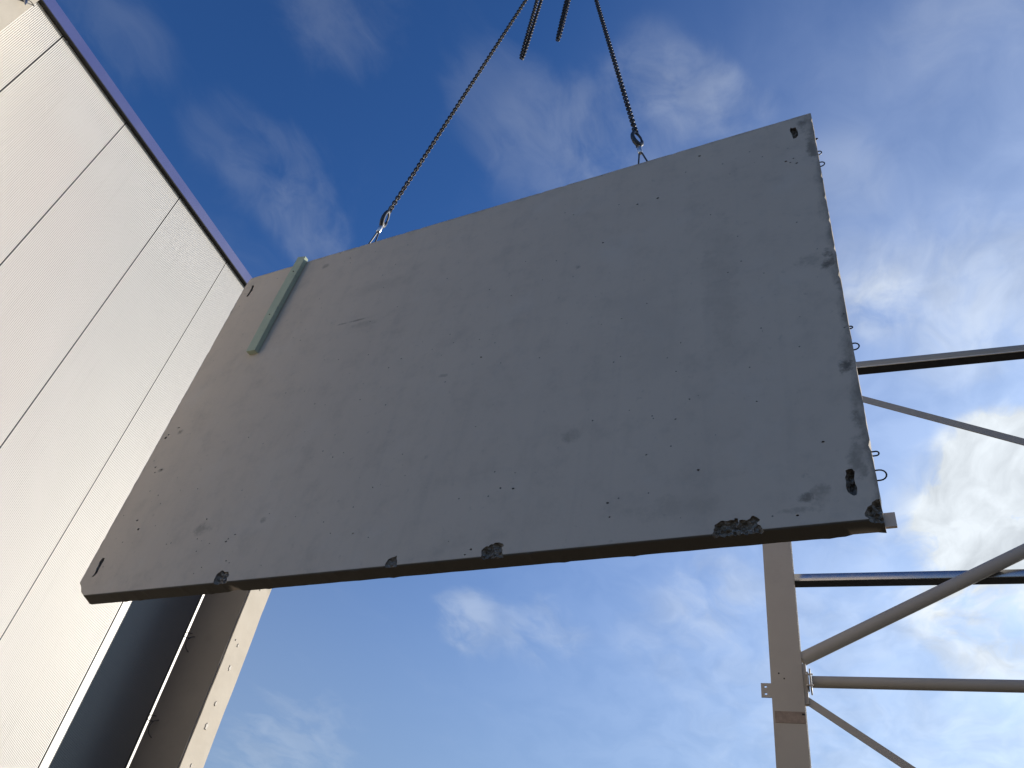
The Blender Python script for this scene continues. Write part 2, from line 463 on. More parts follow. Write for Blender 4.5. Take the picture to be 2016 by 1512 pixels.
def boxo(name, lo, hi, mat, parent=None, bev=0.0):
    return obj(name, box(bmesh.new(), lo, hi, bev), mat, parent)


def tube(bm, pts, rad, seg=8, closed=False, cap=True, flat=1.0, up=None):
    pts = [Vector(p) for p in pts]
    n = len(pts)
    rads = rad if isinstance(rad, (list, tuple)) else [rad] * n
    prev = None
    rings = []
    for i in range(n):
        a = pts[(i - 1) % n] if (closed or i > 0) else pts[i]
        b = pts[(i + 1) % n] if (closed or i < n - 1) else pts[i]
        t = (b - a).normalized()
        if prev is None:
            ref = Vector(up) if up else (Vector((0, 0, 1)) if abs(t.z) < 0.9 else Vector((0, 1, 0)))
            s = (ref - t * ref.dot(t)).normalized()
        else:
            s = (prev - t * prev.dot(t)).normalized()
        prev = s
        q = t.cross(s)
        rings.append([bm.verts.new(pts[i] + (s * math.cos(2 * math.pi * j / seg) * flat + q * math.sin(2 * math.pi * j / seg)) * rads[i]) for j in range(seg)])
    for i in range(n if closed else n - 1):
        A, B = rings[i], rings[(i + 1) % n]
        for j in range(seg):
            bm.faces.new((A[j], A[(j + 1) % seg], B[(j + 1) % seg], B[j]))
    if cap and not closed:
        bm.faces.new(rings[0][::-1])
        bm.faces.new(rings[-1])
    return bm


def tubeo(name, pts, rad, mat, parent=None, seg=10, closed=False, flat=1.0, up=None):
    return obj(name, tube(bmesh.new(), pts, rad, seg, closed, True, flat, up), mat, parent, True)


def bar(name, a, b, w, t, mat, parent, bev=0.0):
    """flat bar from a to b in an XZ plane, width w in that plane, thickness t along Y"""
    a, b = Vector(a), Vector(b)
    d = (b - a).normalized()
    s = Vector((-d.z, 0, d.x)) * w / 2
    y = Vector((0, t / 2, 0))
    bm = bmesh.new()
    vs = [bm.verts.new(p + i * s + j * y) for p in (a, b) for i in (-1, 1) for j in (-1, 1)]
    for f in ((0, 1, 3, 2), (4, 6, 7, 5), (0, 4, 5, 1), (2, 3, 7, 6), (0, 2, 6, 4), (1, 5, 7, 3)):
        bm.faces.new([vs[i] for i in f])
    if bev:
        bmesh.ops.bevel(bm, geom=list(bm.edges), offset=bev, segments=2, profile=0.5, affect='EDGES')
    return obj(name, bm, mat, parent)


# ------------------------------------------------------------------ ground
bm = bmesh.new()
g = 2500.0
vs = [bm.verts.new((x, y, 0)) for x, y in ((-g, -g), (g, -g), (g, g), (-g, g))]
bm.faces.new(vs)
tag(obj('ground', bm, M['ground']), 'dark bare site ground', None, None, 'structure')

# ------------------------------------------------------------------ clad building
D = 7.3
ZT = 7.98 + CAM_H                     # top of the cladding
PITCH = 1.100
J0 = 1.927                            # first joint in view
wb = empty('clad_building', (-D - 4.0, 2.0, 0))
tag(wb, 'tall building clad in cream ribbed metal panels with blue roof coping', 'building')
OX, OY = D + 4.0, -2.0                # world -> building local


def wl(x, y, z):
    return (x + OX, y + OY, z)


def rib_mesh(name, width, pitch, depth, h, thick=0.03, edge=0.006):
    """one sandwich panel: fine trapezoid ribs along Y, running up Z, outer face at x = 0"""
    n = int(round((width - 2 * edge) / pitch))
    p = (width - 2 * edge) / n
    prof = [(-thick, 0.0), (-0.001, 0.0), (0.0, 0.001)]
    y = edge
    for i in range(n):
        prof += [(0.0, y + 0.10 * p), (-depth, y + 0.30 * p), (-depth, y + 0.60 * p), (0.0, y + 0.80 * p)]
        y += p
    prof += [(0.0, width - 0.001), (-0.001, width), (-thick, width)]
    vs = [(x, yy, z) for z in (0.0, h) for x, yy in prof]
    k = len(prof)
    fs = [(i, i + 1, k + i + 1, k + i) for i in range(k - 1)]
    fs += [tuple(range(k))[::-1], tuple(range(k, 2 * k))]
    me = bpy.data.meshes.new(name)
    me.from_pydata(vs, [], fs)
    me.validate()
    bm = bmesh.new()
    bm.from_mesh(me)
    bmesh.ops.recalc_face_normals(bm, faces=bm.faces)
    bm.to_mesh(me)
    bm.free()
    return me


GAP = 0.016
boxo('wall_core', wl(-D - 8.0, 0.86, 0.0), wl(-D - 0.034, 7.38, ZT + 0.10), M['black'], wb)
boxo('roof', wl(-D - 8.2, 0.80, ZT + 0.16), wl(-D - 0.34, 7.40, ZT + 0.22), M['roof'], wb)
PL = 2.7                              # top of the added, unseen plinth under the cladding
boxo('bounce_plinth', wl(-D - 0.03, 0.86, 0.0), wl(-D + 0.03, 7.40, PL - 0.02), M['pillar_dark'], wb, 0.008)  # added out of view to cut light bounced from wall to slab
me = rib_mesh('wall_panel', PITCH - GAP, 0.0178, 0.0044, ZT - PL)
me.materials.append(M['cladding'])
for i in range(-1, 4):
    o = link('wall_panel', me, None, wb)
    o.location = wl(-D + (0.0, 0.001, 0.0, 0.001, 0.0)[i + 1], J0 + i * PITCH + GAP / 2, PL)
for i in range(0, 5):
    y = J0 + i * PITCH
    boxo('joint_seal', wl(-D - 0.028, y - GAP / 2 + 0.0008, PL + 0.002), wl(-D - 0.0035, y + GAP / 2 - 0.0008, ZT - 0.002), M['black'], wb)
# narrow closing strip, then the anthracite corner panel
y4 = J0 + 4 * PITCH
boxo('cover_strip', wl(-D - 0.03, y4 + GAP / 2, PL), wl(-D + 0.004, 6.435, ZT), M['cladding'], wb, 0.003)
me = rib_mesh('corner_panel', 7.392 - 6.440, 0.0178, 0.0044, ZT - PL)
me.materials.append(M['dark_cladding'])
o = link('corner_panel', me, None, wb)
o.location = wl(-D, 6.440, PL)
tag(o, 'anthracite ribbed corner panel')
# bright angle trim at the very corner
bm = bmesh.new()
box(bm, wl(-D - 0.03, 7.397, 0.10), wl(-D + 0.006, 7.412, ZT), 0.002)
obj('corner_trim', bm, M['dark_cladding'], wb)
# white return set back behind the corner, lit through the gap beside the pillar
boxo('end_return', wl(-D - 0.9, 7.386, 0.10), wl(-D - 0.20, 7.78, ZT), M['white_trim'], wb, 0.003)
# roof coping with a black strip painting in the shade underneath
PX = -D + 0.062
boxo('coping', wl(-D - 0.34, 0.80, ZT + 0.012), wl(PX, 7.42, ZT + 0.175), M['coping'], wb, 0.004)
boxo('coping_shade', wl(-D - 0.30, 0.80, ZT + 0.002), wl(PX - 0.004, 7.418, ZT + 0.0115), M['black'], wb)
for i in range(0, 5):
    y = J0 + i * PITCH + 0.055
    boxo('coping_clip', wl(-D + 0.004, y, ZT - 0.012), wl(-D + 0.018, y + 0.02, ZT + 0.003), M['galv'], wb)


# ------------------------------------------------------------------ concrete pillars in front of the cladding
def rough_prism(bm, x0, x1, y0, y1, z0, z1, amp, step=0.12, seed=0):
    nz = int((z1 - z0) / step)
    rings = []
    for i in range(nz + 1):
        z = z0 + (z1 - z0) * i / nz
        c = []
        for k, (x, y) in enumerate(((x0, y0), (x1, y0), (x1, y1), (x0, y1))):
            v = noise.noise(Vector((k * 7.3 + seed, 2.1, z * 3.1))) * amp
            w = noise.noise(Vector((k * 3.7 + seed, 9.1, z * 9.1))) * amp * 0.5
            c.append(bm.verts.new((x + v, y + w, z)))
        rings.append(c)
    for a, b in zip(rings, rings[1:]):
        for k in range(4):
            bm.faces.new((a[k], a[(k + 1) % 4], b[(k + 1) % 4], b[k]))
    bm.faces.new(rings[0][::-1])
    bm.faces.new(rings[-1])
    es = [e for e in bm.edges if abs(e.verts[0].co.z - e.verts[1].co.z) > step * 0.5]
    bmesh.ops.bevel(bm, geom=es, offset=0.006, segments=1, affect='EDGES')


def wire_u(c, out, half, length, r=0.006, seg=6):
    """U shaped wire loop: two legs leave the concrete at c +- half and bend over at length"""
    c, out, half = Vector(c), Vector(out).normalized(), Vector(half)
    pts = [c - half - out * 0.03, c - half]
    for i in range(9):
        a = math.pi * i / 8
        pts.append(c - half * math.cos(a) + out * (length - half.length + math.sin(a) * half.length))
    pts += [c + half, c + half - out * 0.03]
    return pts


def pillar(y0, y1, label, seed):
    p = empty('concrete_pillar', (-6.94, (y0 + y1) / 2, 0))
    tag(p, label, 'pillar', 'concrete pillars against the cladding')
    bm = bmesh.new()
    w = (y1 - y0) / 2
    rough_prism(bm, -0.343, 0.32, -w, w, 0.0, ZT - 0.10, 0.006, 0.12, seed)
    obj('shaft', bm, M['pillar'], p)
    bm = bmesh.new()
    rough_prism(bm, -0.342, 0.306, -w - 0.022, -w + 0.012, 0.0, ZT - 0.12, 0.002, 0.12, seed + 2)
    o = obj('side_slab', bm, M['pillar_dark'], p)  # slab of darker concrete than the shaft
    tag(o, 'darker concrete side')
    return p, w


p, w = pillar(7.452, 7.812, 'far concrete pillar with sunlit edge and shaded side beside anthracite panel', 3)
for z in (3.415, 2.42, 1.3, 5.2, 6.4):
    zz = z + CAM_H
    # flat wire box with its two hanging wires, on the side towards the cladding
    c = (-0.235, -w, zz)
    tubeo('wire_loop', wire_u((-0.20, -w + 0.0, zz - 0.04), (-0.4, -1, 0), (0.0, 0, 0.10), 0.10), 0.005, M['loopwire'], p, 6)
    tubeo('wire_loop', wire_u((-0.235, -w, zz + 0.07), (-0.9, -0.5, 0), (0.0, 0, 0.03), 0.13), 0.0045, M['loopwire'], p, 6)
    boxo('loop_box', (-0.268, -w - 0.010, zz - 0.13), (-0.205, -w + 0.02, zz + 0.10), M['loopwire'], p, 0.004)
for (y, z, s) in ((7.532, 3.481, .4), (7.602, 3.443, .8), (7.613, 3.171, 1.4), (7.609, 2.75, 1.0), (7.606, 2.492, 1.6), (7.608, 2.074, .8), (7.6, 1.6, 1.0), (7.61, 4.2, 1.0)):
    bm = bmesh.new()
    ring = []
    for i in range(14):
        a = 2 * math.pi * i / 14
        rr = 0.015 * s * (1 + 0.35 * math.sin(i * 2.3 + z * 5))
        ring.append((math.cos(a) * rr * 0.8, math.sin(a) * rr * 1.7))
    lo = [bm.verts.new((0.31, y - 7.632 + a, z + CAM_H + b)) for a, b in ring]
    hi = [bm.verts.new((0.3285, y - 7.632 + a * 0.85, z + CAM_H + b * 0.85)) for a, b in ring]
    for i in range(14):
        bm.faces.new((lo[i], lo[(i + 1) % 14], hi[(i + 1) % 14], hi[i]))
    bm.faces.new(hi)
    bm.faces.new(lo[::-1])
    obj('filler_patch', bm, M['filler'], p)

p, w = pillar(1.006, 1.388, 'near sunlit concrete pillar cut off by the top left corner', 11)
tubeo('wire_loop', wire_u((0.315, 0.165, 7.15 + CAM_H), (1, 0.1, -0.9), (0.0, 0.022, 0.0), 0.10), 0.004, M['loopwire'], p, 6)
bm = bmesh.new()
tube(bm, [(0.30, 0.115, 7.12 + CAM_H), (0.36, 0.12, 7.06 + CAM_H), (0.40, 0.135, 6.98 + CAM_H)], [0.03, 0.022, 0.003], 6)
obj('steel_pin', bm, M['galv'], p)

# ------------------------------------------------------------------ steel frame on the right
FY = 7.43
sf = empty('steel_frame', (2.2, FY + 0.14, 0))
tag(sf, 'grey painted steel frame with braces standing behind the hanging panel', 'steel frame')


def fl(x, y, z):
    return (x - 2.2, y - FY - 0.14, z + CAM_H)


def column(xc):
    x0, x1 = xc - 0.1375, xc + 0.1375
    zt = 7.05
    c = empty_part('column', sf)
    bm = bmesh.new()
    # rolled H section drawn as one outline
    out = [(x0, 0), (x1, 0), (x1, .017), (xc + .025, .019), (xc + .006, .035), (xc + .006, .241), (xc + .025, .257), (x1, .259), (x1, .276), (x0, .276), (x0, .259), (xc - .025, .257), (xc - .006, .241), (xc - .006, .035), (xc - .025, .019), (x0, .017)]
    lo = [bm.verts.new(fl(x, FY + y, -CAM_H)) for x, y in out]
    hi = [bm.verts.new(fl(x, FY + y, zt)) for x, y in out]
    k = len(out)
    for i in range(k):
        bm.faces.new((lo[i], lo[(i + 1) % k], hi[(i + 1) % k], hi[i]))
    bm.faces.new(lo[::-1])
    bm.faces.new(hi)
    return obj('column', bm, M['steel'], sf)


def empty_part(name, parent):
    return None


XC = -0.3375
c1 = column(XC)
c2 = column(4.75)
XR = XC + 0.1375
# base plates
for xc, c in ((XC, c1), (4.75, c2)):
    boxo('base_plate', fl(xc - 0.2, FY - 0.06, -CAM_H + 0.001), fl(xc + 0.2, FY + 0.336, -CAM_H + 0.025), M['steel'], c, 0.002)
XE = 4.75 - 0.1375


def cee(name, z0, z1, y0, depth, lip, mat, bev):
    """hollow rectangular rail lying between the columns"""
    bm = bmesh.new()
    box(bm, fl(XR, y0, z0), fl(XE, y0 + depth, z1), bev)
    o = obj(name, bm, mat, sf, True)
    if lip:
        boxo('rail_lip_glint', fl(XR, y0 - 0.004, z0 - 0.003), fl(XE, y0 + 0.010, z0 + 0.004), M['white_trim'], o)  # white colour paints in the light caught along the lower edge
    boxo('shade_strip', fl(XR, y0 + 0.012, z0 - 0.004), fl(XE, y0 + depth - 0.002, z0 + 0.002), M['black'], o)  # black strip added to paint the shade under the rail
    return o


cee('top_rail', 6.80, 6.905, FY, 0.135, True, M['steel'], 0.030)
cee('middle_rail', 4.151, 4.230, FY + 0.142, 0.13, False, M['galv'], 0.006)
# round rail with its bolted end plates
zc = 3.096
yc = FY + 0.05
t = tubeo('round_rail', [fl(XR + 0.075, yc, zc), fl(XE, yc, zc)], 0.051, M['steel'], sf, 20)
boxo('end_plate', fl(XR + 0.036, yc - 0.075, zc - 0.062), fl(XR + 0.050, yc + 0.075, zc + 0.062), M['steel'], t, 0.002)
boxo('end_plate', fl(XR + 0.058, yc - 0.09, zc - 0.085), fl(XR + 0.072, yc + 0.09, zc + 0.085), M['steel'], t, 0.002)
for sz in (-0.05, 0.05):
    tubeo('bolt', [fl(XR + 0.028, yc - 0.045, zc + sz), fl(XR + 0.088, yc - 0.045, zc + sz)], 0.010, M['galv'], t, 6)
boxo('gusset_plate', fl(XR + 0.001, FY + 0.020, 2.885), fl(XR + 0.036, FY + 0.075, 3.25), M['steel'], sf, 0.002)
# diagonal braces
tubeo('tube_brace', [fl(XR + 0.001, FY + 0.075, 3.312), fl(XE, FY + 0.075, 3.312 + (XE - XR) * 0.523)], 0.061, M['steel'], sf, 20)
bar('flat_brace', fl(XR + 0.002, FY + 0.06, 6.845), fl(XE, FY + 0.06, 6.845 - (XE - XR) * 0.535), 0.082, 0.012, M['steel'], sf)
bar('flat_brace', fl(XR - 0.01, FY + 0.045, 2.945), fl(XE, FY + 0.045, 2.945 - (XE - XR) * 0.715), 0.066, 0.012, M['steel'], sf)
# rusty unpainted plate on the column face, screw heads
boxo('rust_plate', fl(-0.458, FY - 0.004, 2.706), fl(-0.206, FY + 0.004, 2.806), M['rust'], c1)
boxo('weld_gap', fl(-0.232, FY - 0.006, 2.776), fl(-0.208, FY + 0.003, 2.792), M['black'], c1)
for (x, z) in ((-0.402, 3.148), (-0.358, 3.100)):
    tubeo('screw_head', [fl(x, FY - 0.004, z), fl(x, FY + 0.004, z)], 0.007, M['black'], c1, 8)


# cleat with two bolt holes on the left
def holed_plate(name, x0, x1, z0, z1, y0, y1, parent):
    bm = bmesh.new()
    xm = (x0 + x1) / 2 - 0.004
    zh = (z0 + z1) / 2
    for (za, zb) in ((z0, zh), (zh, z1)):
        zc_ = (za + zb) / 2
        outer, inner = [], []
        for i in range(16):
            a = 2 * math.pi * i / 16
            cx, sx = math.cos(a), math.sin(a)
            mx = max(abs(cx), abs(sx))
            ox = (x1 - xm) if cx > 0 else (xm - x0)
            outer.append((xm + cx / mx * ox, zc_ + sx / mx * (zb - za) / 2))
            inner.append((xm + cx * 0.012, zc_ + sx * 0.009))
        O0 = [bm.verts.new(fl(x, y0, z)) for x, z in outer]
        O1 = [bm.verts.new(fl(x, y1, z)) for x, z in outer]
        I0 = [bm.verts.new(fl(x, y0, z)) for x, z in inner]
        I1 = [bm.verts.new(fl(x, y1, z)) for x, z in inner]
        for i in range(16):
            j = (i + 1) % 16
            bm.faces.new((O0[i], O0[j], I0[j], I0[i]))
            bm.faces.new((O1[j], O1[i], I1[i], I1[j]))
            bm.faces.new((I0[i], I0[j], I1[j], I1[i]))
            za_, zb_ = outer[i][1], outer[j][1]
            if not (abs(za_ - zh) < 1e-6 and abs(zb_ - zh) < 1e-6):
                bm.faces.new((O0[j], O0[i], O1[i], O1[j]))
    bmesh.ops.remove_doubles(bm, verts=bm.verts, dist=1e-5)
    return obj(name, bm, M['steel'], parent)


holed_plate('cleat', -0.564, -0.4752, 2.926, 3.056, FY + 0.002, FY + 0.012, c1)

# ------------------------------------------------------------------ hanging precast panel
TH = -0.109073
K = 3.4
UC, ZB = -0.817 * K, 0.635 * K
HW, HH, TK = 2.7235, 3.537, 0.124
Uv = Vector((math.cos(TH), math.sin(TH), 0))
Nv = Vector((-math.sin(TH), math.cos(TH), 0))
p_loc = Uv * UC + Nv * K + Vector((0, 0, ZB + CAM_H))
panel = empty('concrete_panel', p_loc, TH)
tag(panel, 'big grey precast concrete wall panel hanging from two chains, edges chipped', 'concrete panel')


def build_slab():
    rng = random.Random(5)

    def jit(a, b, n, amp, axis, s):
        """points from a to b with a slightly uneven run"""
        out = []
        for i in range(1, n):
            t = i / n
            x = a[0] + (b[0] - a[0]) * t
            z = a[1] + (b[1] - a[1]) * t
            v = (noise.noise(Vector((t * n * 0.23, s, 0))) + 0.6 * noise.noise(Vector((t * n * 0.9, s, 4)))) * amp
            if rng.random() < 0.05:
                v -= amp * 2.0
            out.append((x + (v * axis[0]), z + (v * axis[1])))
        return out

    def outline(back):
        s = 20 if back else 0
        if back:
            bl_up, bl = (-HW, 0.17), [(-2.76 + 0.04, 0.075), (-2.70, 0.040), (-2.672, 0.006), (-2.640, -0.001)]
        else:
            bl_up, bl = (-HW, 0.113), [(-2.690, 0.085), (-2.655, 0.038), (-2.625, 0.020), (-2.598, 0.0)]
        tl = [(-HW, 3.42), (-HW + 0.006, 3.485), (-HW + 0.022, HH - 0.004), (-HW + 0.07, HH)]
        br = (HW, 0.0)
        tr = (HW, HH)
        pts = list(bl)
        bot = jit(bl[-1], br, 150, 0.002, (0, 1), 1 + s)
        if back:
            bot2 = []
            for (x, z) in bot:
                if -1.60 < x < -1.30:
                    z -= 0.0
                if -1.32 < x < -1.16:
                    z += 0.014 * (1 - abs(x + 1.24) / 0.08)
                if x > 2.56:
                    z += 0.008
                bot2.append((x, z))
            bot = bot2
        pts += bot + [br]
        pts += jit(br, tr, 100, 0.004, (1, 0), 2 + s) + [tr]
        pts += jit(tr, tl[-1], 150, 0.0035, (0, 1), 3 + s) + tl[::-1]
        pts += jit(tl[0], bl_up, 90, 0.004, (1, 0), 4 + s) + [bl_up]
        return pts

    F, B = outline(False), outline(True)
    bm = bmesh.new()
    ch = 0.006
    f0 = [bm.verts.new((x * (1 - ch / HW), 0.0, HH / 2 + (z - HH / 2) * (1 - 2 * ch / HH))) for x, z in F]
    f1 = [bm.verts.new((x, ch, z)) for x, z in F]
    b1 = [bm.verts.new((x, TK, z)) for x, z in B]
    k = len(F)
    for A, C in ((f0, f1), (f1, b1)):
        for i in range(k):
            j = (i + 1) % k
            bm.faces.new((A[i], A[j], C[j], C[i]))
    bm.faces.new(f0[::-1])
    bm.faces.new(b1)
    bmesh.ops.recalc_face_normals(bm, faces=bm.faces)
    me = bpy.data.meshes.new('slab')
    bm.to_mesh(me)
    bm.free()
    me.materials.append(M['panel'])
    me.materials.append(M['broken'])
    return bpy.data.objects.new('slab', me)


def carve(bm, poly, depth, cell, rough, seed):
    """closed cutter: the outline pushed into the face with a lumpy floor"""
    rng = random.Random(seed)
    poly2 = []
    for i, (x, z) in enumerate(poly):
        x2, z2 = poly[(i + 1) % len(poly)]
        n = max(1, int(math.hypot(x2 - x, z2 - z) / cell))
        for j in range(n):
            t = j / n
            jx = 0 if j == 0 else rng.uniform(-1, 1) * cell * 0.25
            jz = 0 if j == 0 else rng.uniform(-1, 1) * cell * 0.25
            poly2.append(Vector((x + (x2 - x) * t + jx, z + (z2 - z) * t + jz)))
    nb = len(poly2)
    xs = [v.x for v in poly2]
    zs = [v.y for v in poly2]

    def inside(px, pz):
        c = False
        for i in range(nb):
            a, b = poly2[i], poly2[i - 1]
            if (a.y > pz) != (b.y > pz) and px < (b.x - a.x) * (pz - a.y) / (b.y - a.y) + a.x:
                c = not c
        return c

    pts = list(poly2)
    x = min(xs)
    while x < max(xs):
        z = min(zs)
        while z < max(zs):
            px, pz = x + rng.uniform(-.3, .3) * cell, z + rng.uniform(-.3, .3) * cell
            if inside(px, pz) and min((Vector((px, pz)) - b).length for b in poly2) > cell * 0.45:
                pts.append(Vector((px, pz)))
            z += cell
        x += cell
    res = delaunay_2d_cdt(pts, [], [list(range(nb))], 1, 1e-6)
    V, faces, orig = res[0], res[2], res[3]
    bnd = {}
    top, bot = [], []
    for i, v in enumerate(V):
        isb = any(o < nb for o in orig[i])
        top.append(bm.verts.new((v.x, -0.03, v.y)))
        dd = depth * (0.45 if isb else 1.0) * (1 + rng.uniform(-rough, rough))
        bot.append(bm.verts.new((v.x, dd, v.y)))
    edges = {}
    for f in faces:
        bm.faces.new([top[i] for i in f])
        bm.faces.new([bot[i] for i in reversed(f)])
        for a, b in zip(f, f[1:] + f[:1]):
            edges[(a, b)] = edges.get((a, b), 0) + 1
    for (a, b) in list(edges):
        if (b, a) not in edges:
            bm.faces.new((top[b], top[a], bot[a], bot[b]))


slab = build_slab()
col.objects.link(slab)
bm = bmesh.new()
for i, poly in enumerate(SPALLS):
    carve(bm, poly, (0.024, 0.030, 0.022, 0.020, 0.015)[i], 0.013, 0.55, 40 + i)
for i, poly in enumerate(POCKETS):
    carve(bm, poly, 0.05, 0.02, 0.35, 60 + i)
rng = random.Random(21)
pits = list(PITS)
taken = [(x, z) for P_ in SPALLS + POCKETS for x, z in P_]
for _ in range(55):
    x, z = rng.uniform(-2.5, 2.5), rng.uniform(0.15, 3.4)
    if min(math.hypot(x - a, z - b) for a, b in taken + [(q[0], q[1]) for q in pits]) > 0.08:
        pits.append((x, z, rng.uniform(0.004, 0.007)))
done = []
for (x, z, r) in pits:
    if any(math.hypot(x - a, z - b) < r + c + 0.003 for a, b, c in done) or min(math.hypot(x - a, z - b) for a, b in taken) < 0.03:
        continue
    done.append((x, z, r))
    n = 7
    ang = rng.uniform(0, 6)
    ring = []
    for i in range(n):
        a = ang + 2 * math.pi * i / n
        rr = r * rng.uniform(0.65, 1.25)
        ring.append((x + math.cos(a) * rr * 1.15, z + math.sin(a) * rr * 0.9))
    A = [bm.verts.new((a, -0.01, b)) for a, b in ring]
    B = [bm.verts.new((x + (a - x) * 0.6, r * 1.1, z + (b - z) * 0.6)) for a, b in ring]
    for i in range(n):
        j = (i + 1) % n
        bm.faces.new((A[i], A[j], B[j], B[i]))
    bm.faces.new(A[::-1])
    bm.faces.new(B)
bmesh.ops.recalc_face_normals(bm, faces=bm.faces)
cm = bpy.data.meshes.new('cutter')
bm.to_mesh(cm)
bm.free()
cm.materials.append(M['broken'])
cutter = bpy.data.objects.new('cutter', cm)
col.objects.link(cutter)
mod = slab.modifiers.new('carve', 'BOOLEAN')
mod.operation = 'DIFFERENCE'
mod.solver = 'EXACT'
mod.material_mode = 'TRANSFER'
mod.object = cutter
bpy.context.view_layer.update()
dg = bpy.context.evaluated_depsgraph_get()
nm = bpy.data.meshes.new_from_object(slab.evaluated_get(dg), preserve_all_data_layers=True, depsgraph=dg)
slab.modifiers.clear()
slab.data = nm
bpy.data.objects.remove(cutter)
slab.parent = panel
print('slab faces', len(nm.polygons))

# wire loops cast into the right hand edge
for (z, ln, hf, y) in ((3.280, 0.014, 0.006, 0.07), (3.081, 0.024, 0.022, 0.06), (2.939, 0.030, 0.026, 0.06), (1.312, 0.016, 0.009, 0.07), (1.151, 0.032, 0.025, 0.06), (0.418, 0.030, 0.013, 0.07), (0.281, 0.046, 0.030, 0.06)):
    tubeo('wire_loop', wire_u((HW, y, z), (1, 0, 0), (0, 0, hf), max(ln, hf + 0.001)), 0.0042, M['loopwire'], panel, 6)

# ------------------------------------------------------------------ timber batten, tan board
bt = empty('timber_batten', p_loc)
bt.rotation_euler = (0, 0, TH)
tag(bt, 'pale green timber batten fixed upright near the upper left edge of the panel', 'timber')
bm = bmesh.new()
P4 = ((-2.130, 2.302), (-2.026, 2.293), (-1.975, 3.560), (-2.080, 3.588))
n = 14
fr, bk = [], []
for i in range(n + 1):
    t = i / n
    a = Vector(P4[0]).lerp(Vector(P4[3]), t)
    b = Vector(P4[1]).lerp(Vector(P4[2]), t)
    w1 = 0.003 * noise.noise(Vector((t * 6, 0, 1)))
    bow = 0.006 * math.sin(t * math.pi)
    fr.append((bm.verts.new((a.x + w1, -0.047 - bow, a.y)), bm.verts.new((b.x + w1, -0.047 - bow, b.y))))
    bk.append((bm.verts.new((a.x + w1, -0.0015 - bow, a.y)), bm.verts.new((b.x + w1, -0.0015 - bow, b.y))))
for i in range(n):
    bm.faces.new((fr[i][0], fr[i][1], fr[i + 1][1], fr[i + 1][0]))
    bm.faces.new((bk[i][1], bk[i][0], bk[i + 1][0], bk[i + 1][1]))
    bm.faces.new((fr[i][1], bk[i][1], bk[i + 1][1], fr[i + 1][1]))
    bm.faces.new((bk[i][0], fr[i][0], fr[i + 1][0], bk[i + 1][0]))
bm.faces.new((fr[0][0], bk[0][0], bk[0][1], fr[0][1]))
bm.faces.new((fr[n][0], fr[n][1], bk[n][1], bk[n][0]))
es = [e for e in bm.edges if len(e.link_faces) == 2 and e.calc_face_angle(0) > 1.0]
bmesh.ops.bevel(bm, geom=es, offset=0.005, segments=2, profile=0.5, affect='EDGES')
obj('lath', bm, M['batten'], bt)
for z in (2.75, 3.35):
    x = -2.078 + (z - 2.3) * 0.0405
    tubeo('nail', [(x, -0.056, z), (x, -0.02, z)], 0.006, M['chain'], bt, 8)

bd = empty('tan_board', p_loc)
bd.rotation_euler = (0, 0, TH)
tag(bd, 'small tan board sticking out behind the lower right corner of the panel', 'board')
bm = bmesh.new()
box(bm, (HW - 0.25, 0, 0.034), (HW + 0.050, 0.018, 0.112), 0.002)
bmesh.ops.translate(bm, verts=bm.verts, vec=(0, TK + 0.003, 0))
obj('plank', bm, M['board'], bd)


# ------------------------------------------------------------------ lifting gear
def pw(u, z, y=0.062):
    """panel coordinates -> world"""
    return p_loc + Uv * u + Nv * y + Vector((0, 0, z))


CH_D, CH_P = 0.0145, 0.039
bm = bmesh.new()
rr, hs = 0.0180, 0.0090
path = []
for i in range(8):
    a = math.pi * i / 7
    path.append((math.cos(a) * rr, 0, hs + math.sin(a) * rr))
for i in range(8):
    a = math.pi + math.pi * i / 7
    path.append((math.cos(a) * rr, 0, -hs + math.sin(a) * rr))
tube(bm, path, CH_D / 2, 6, True, up=(0, 1, 0))
bmesh.ops.recalc_face_normals(bm, faces=bm.faces)
link_me = bpy.data.meshes.new('link')
bm.to_mesh(link_me)
bm.free()
link_me.polygons.foreach_set('use_smooth', [True] * len(link_me.polygons))
link_me.materials.append(M['chain'])


def lay_links(root, pts, twist):
    """chain links placed end to end along a polyline (world coords)"""
    inv = root.matrix_world.inverted()
    seglen = [(b - a).length for a, b in zip(pts, pts[1:])]
    tot = sum(seglen)
    n = int(tot / CH_P)
    side = None
    for i in range(n):
        s = (i + 0.5) * tot / n
        k = 0
        while k < len(seglen) - 1 and s > seglen[k]:
            s -= seglen[k]
            k += 1
        p = pts[k].lerp(pts[k + 1], s / seglen[k])
        d = (pts[k + 1] - pts[k]).normalized()
        ref = Uv if side is None else side
        x = (ref - d * ref.dot(d)).normalized()
        side = x
        y = d.cross(x)
        m3 = Matrix((x, y, d)).transposed()
        m4 = m3.to_4x4() @ Matrix.Rotation(twist + (math.pi / 2 if i % 2 else 0) + 0.12 * math.sin(i * 0.7), 4, 'Z')
        m4.translation = p
        o = bpy.data.objects.new('link', link_me)
        col.objects.link(o)
        o.parent = root
        o.matrix_local = inv @ m4


def frame_at(p, d, twist=0.0):
    d = d.normalized()
    x = (Uv - d * Uv.dot(d)).normalized()
    y = d.cross(x)
    m4 = Matrix((x, y, d)).transposed().to_4x4() @ Matrix.Rotation(twist, 4, 'Z')
    m4.translation = p
    return m4


RING_Z = 10.42
ring_c = pw(0.068, RING_Z)


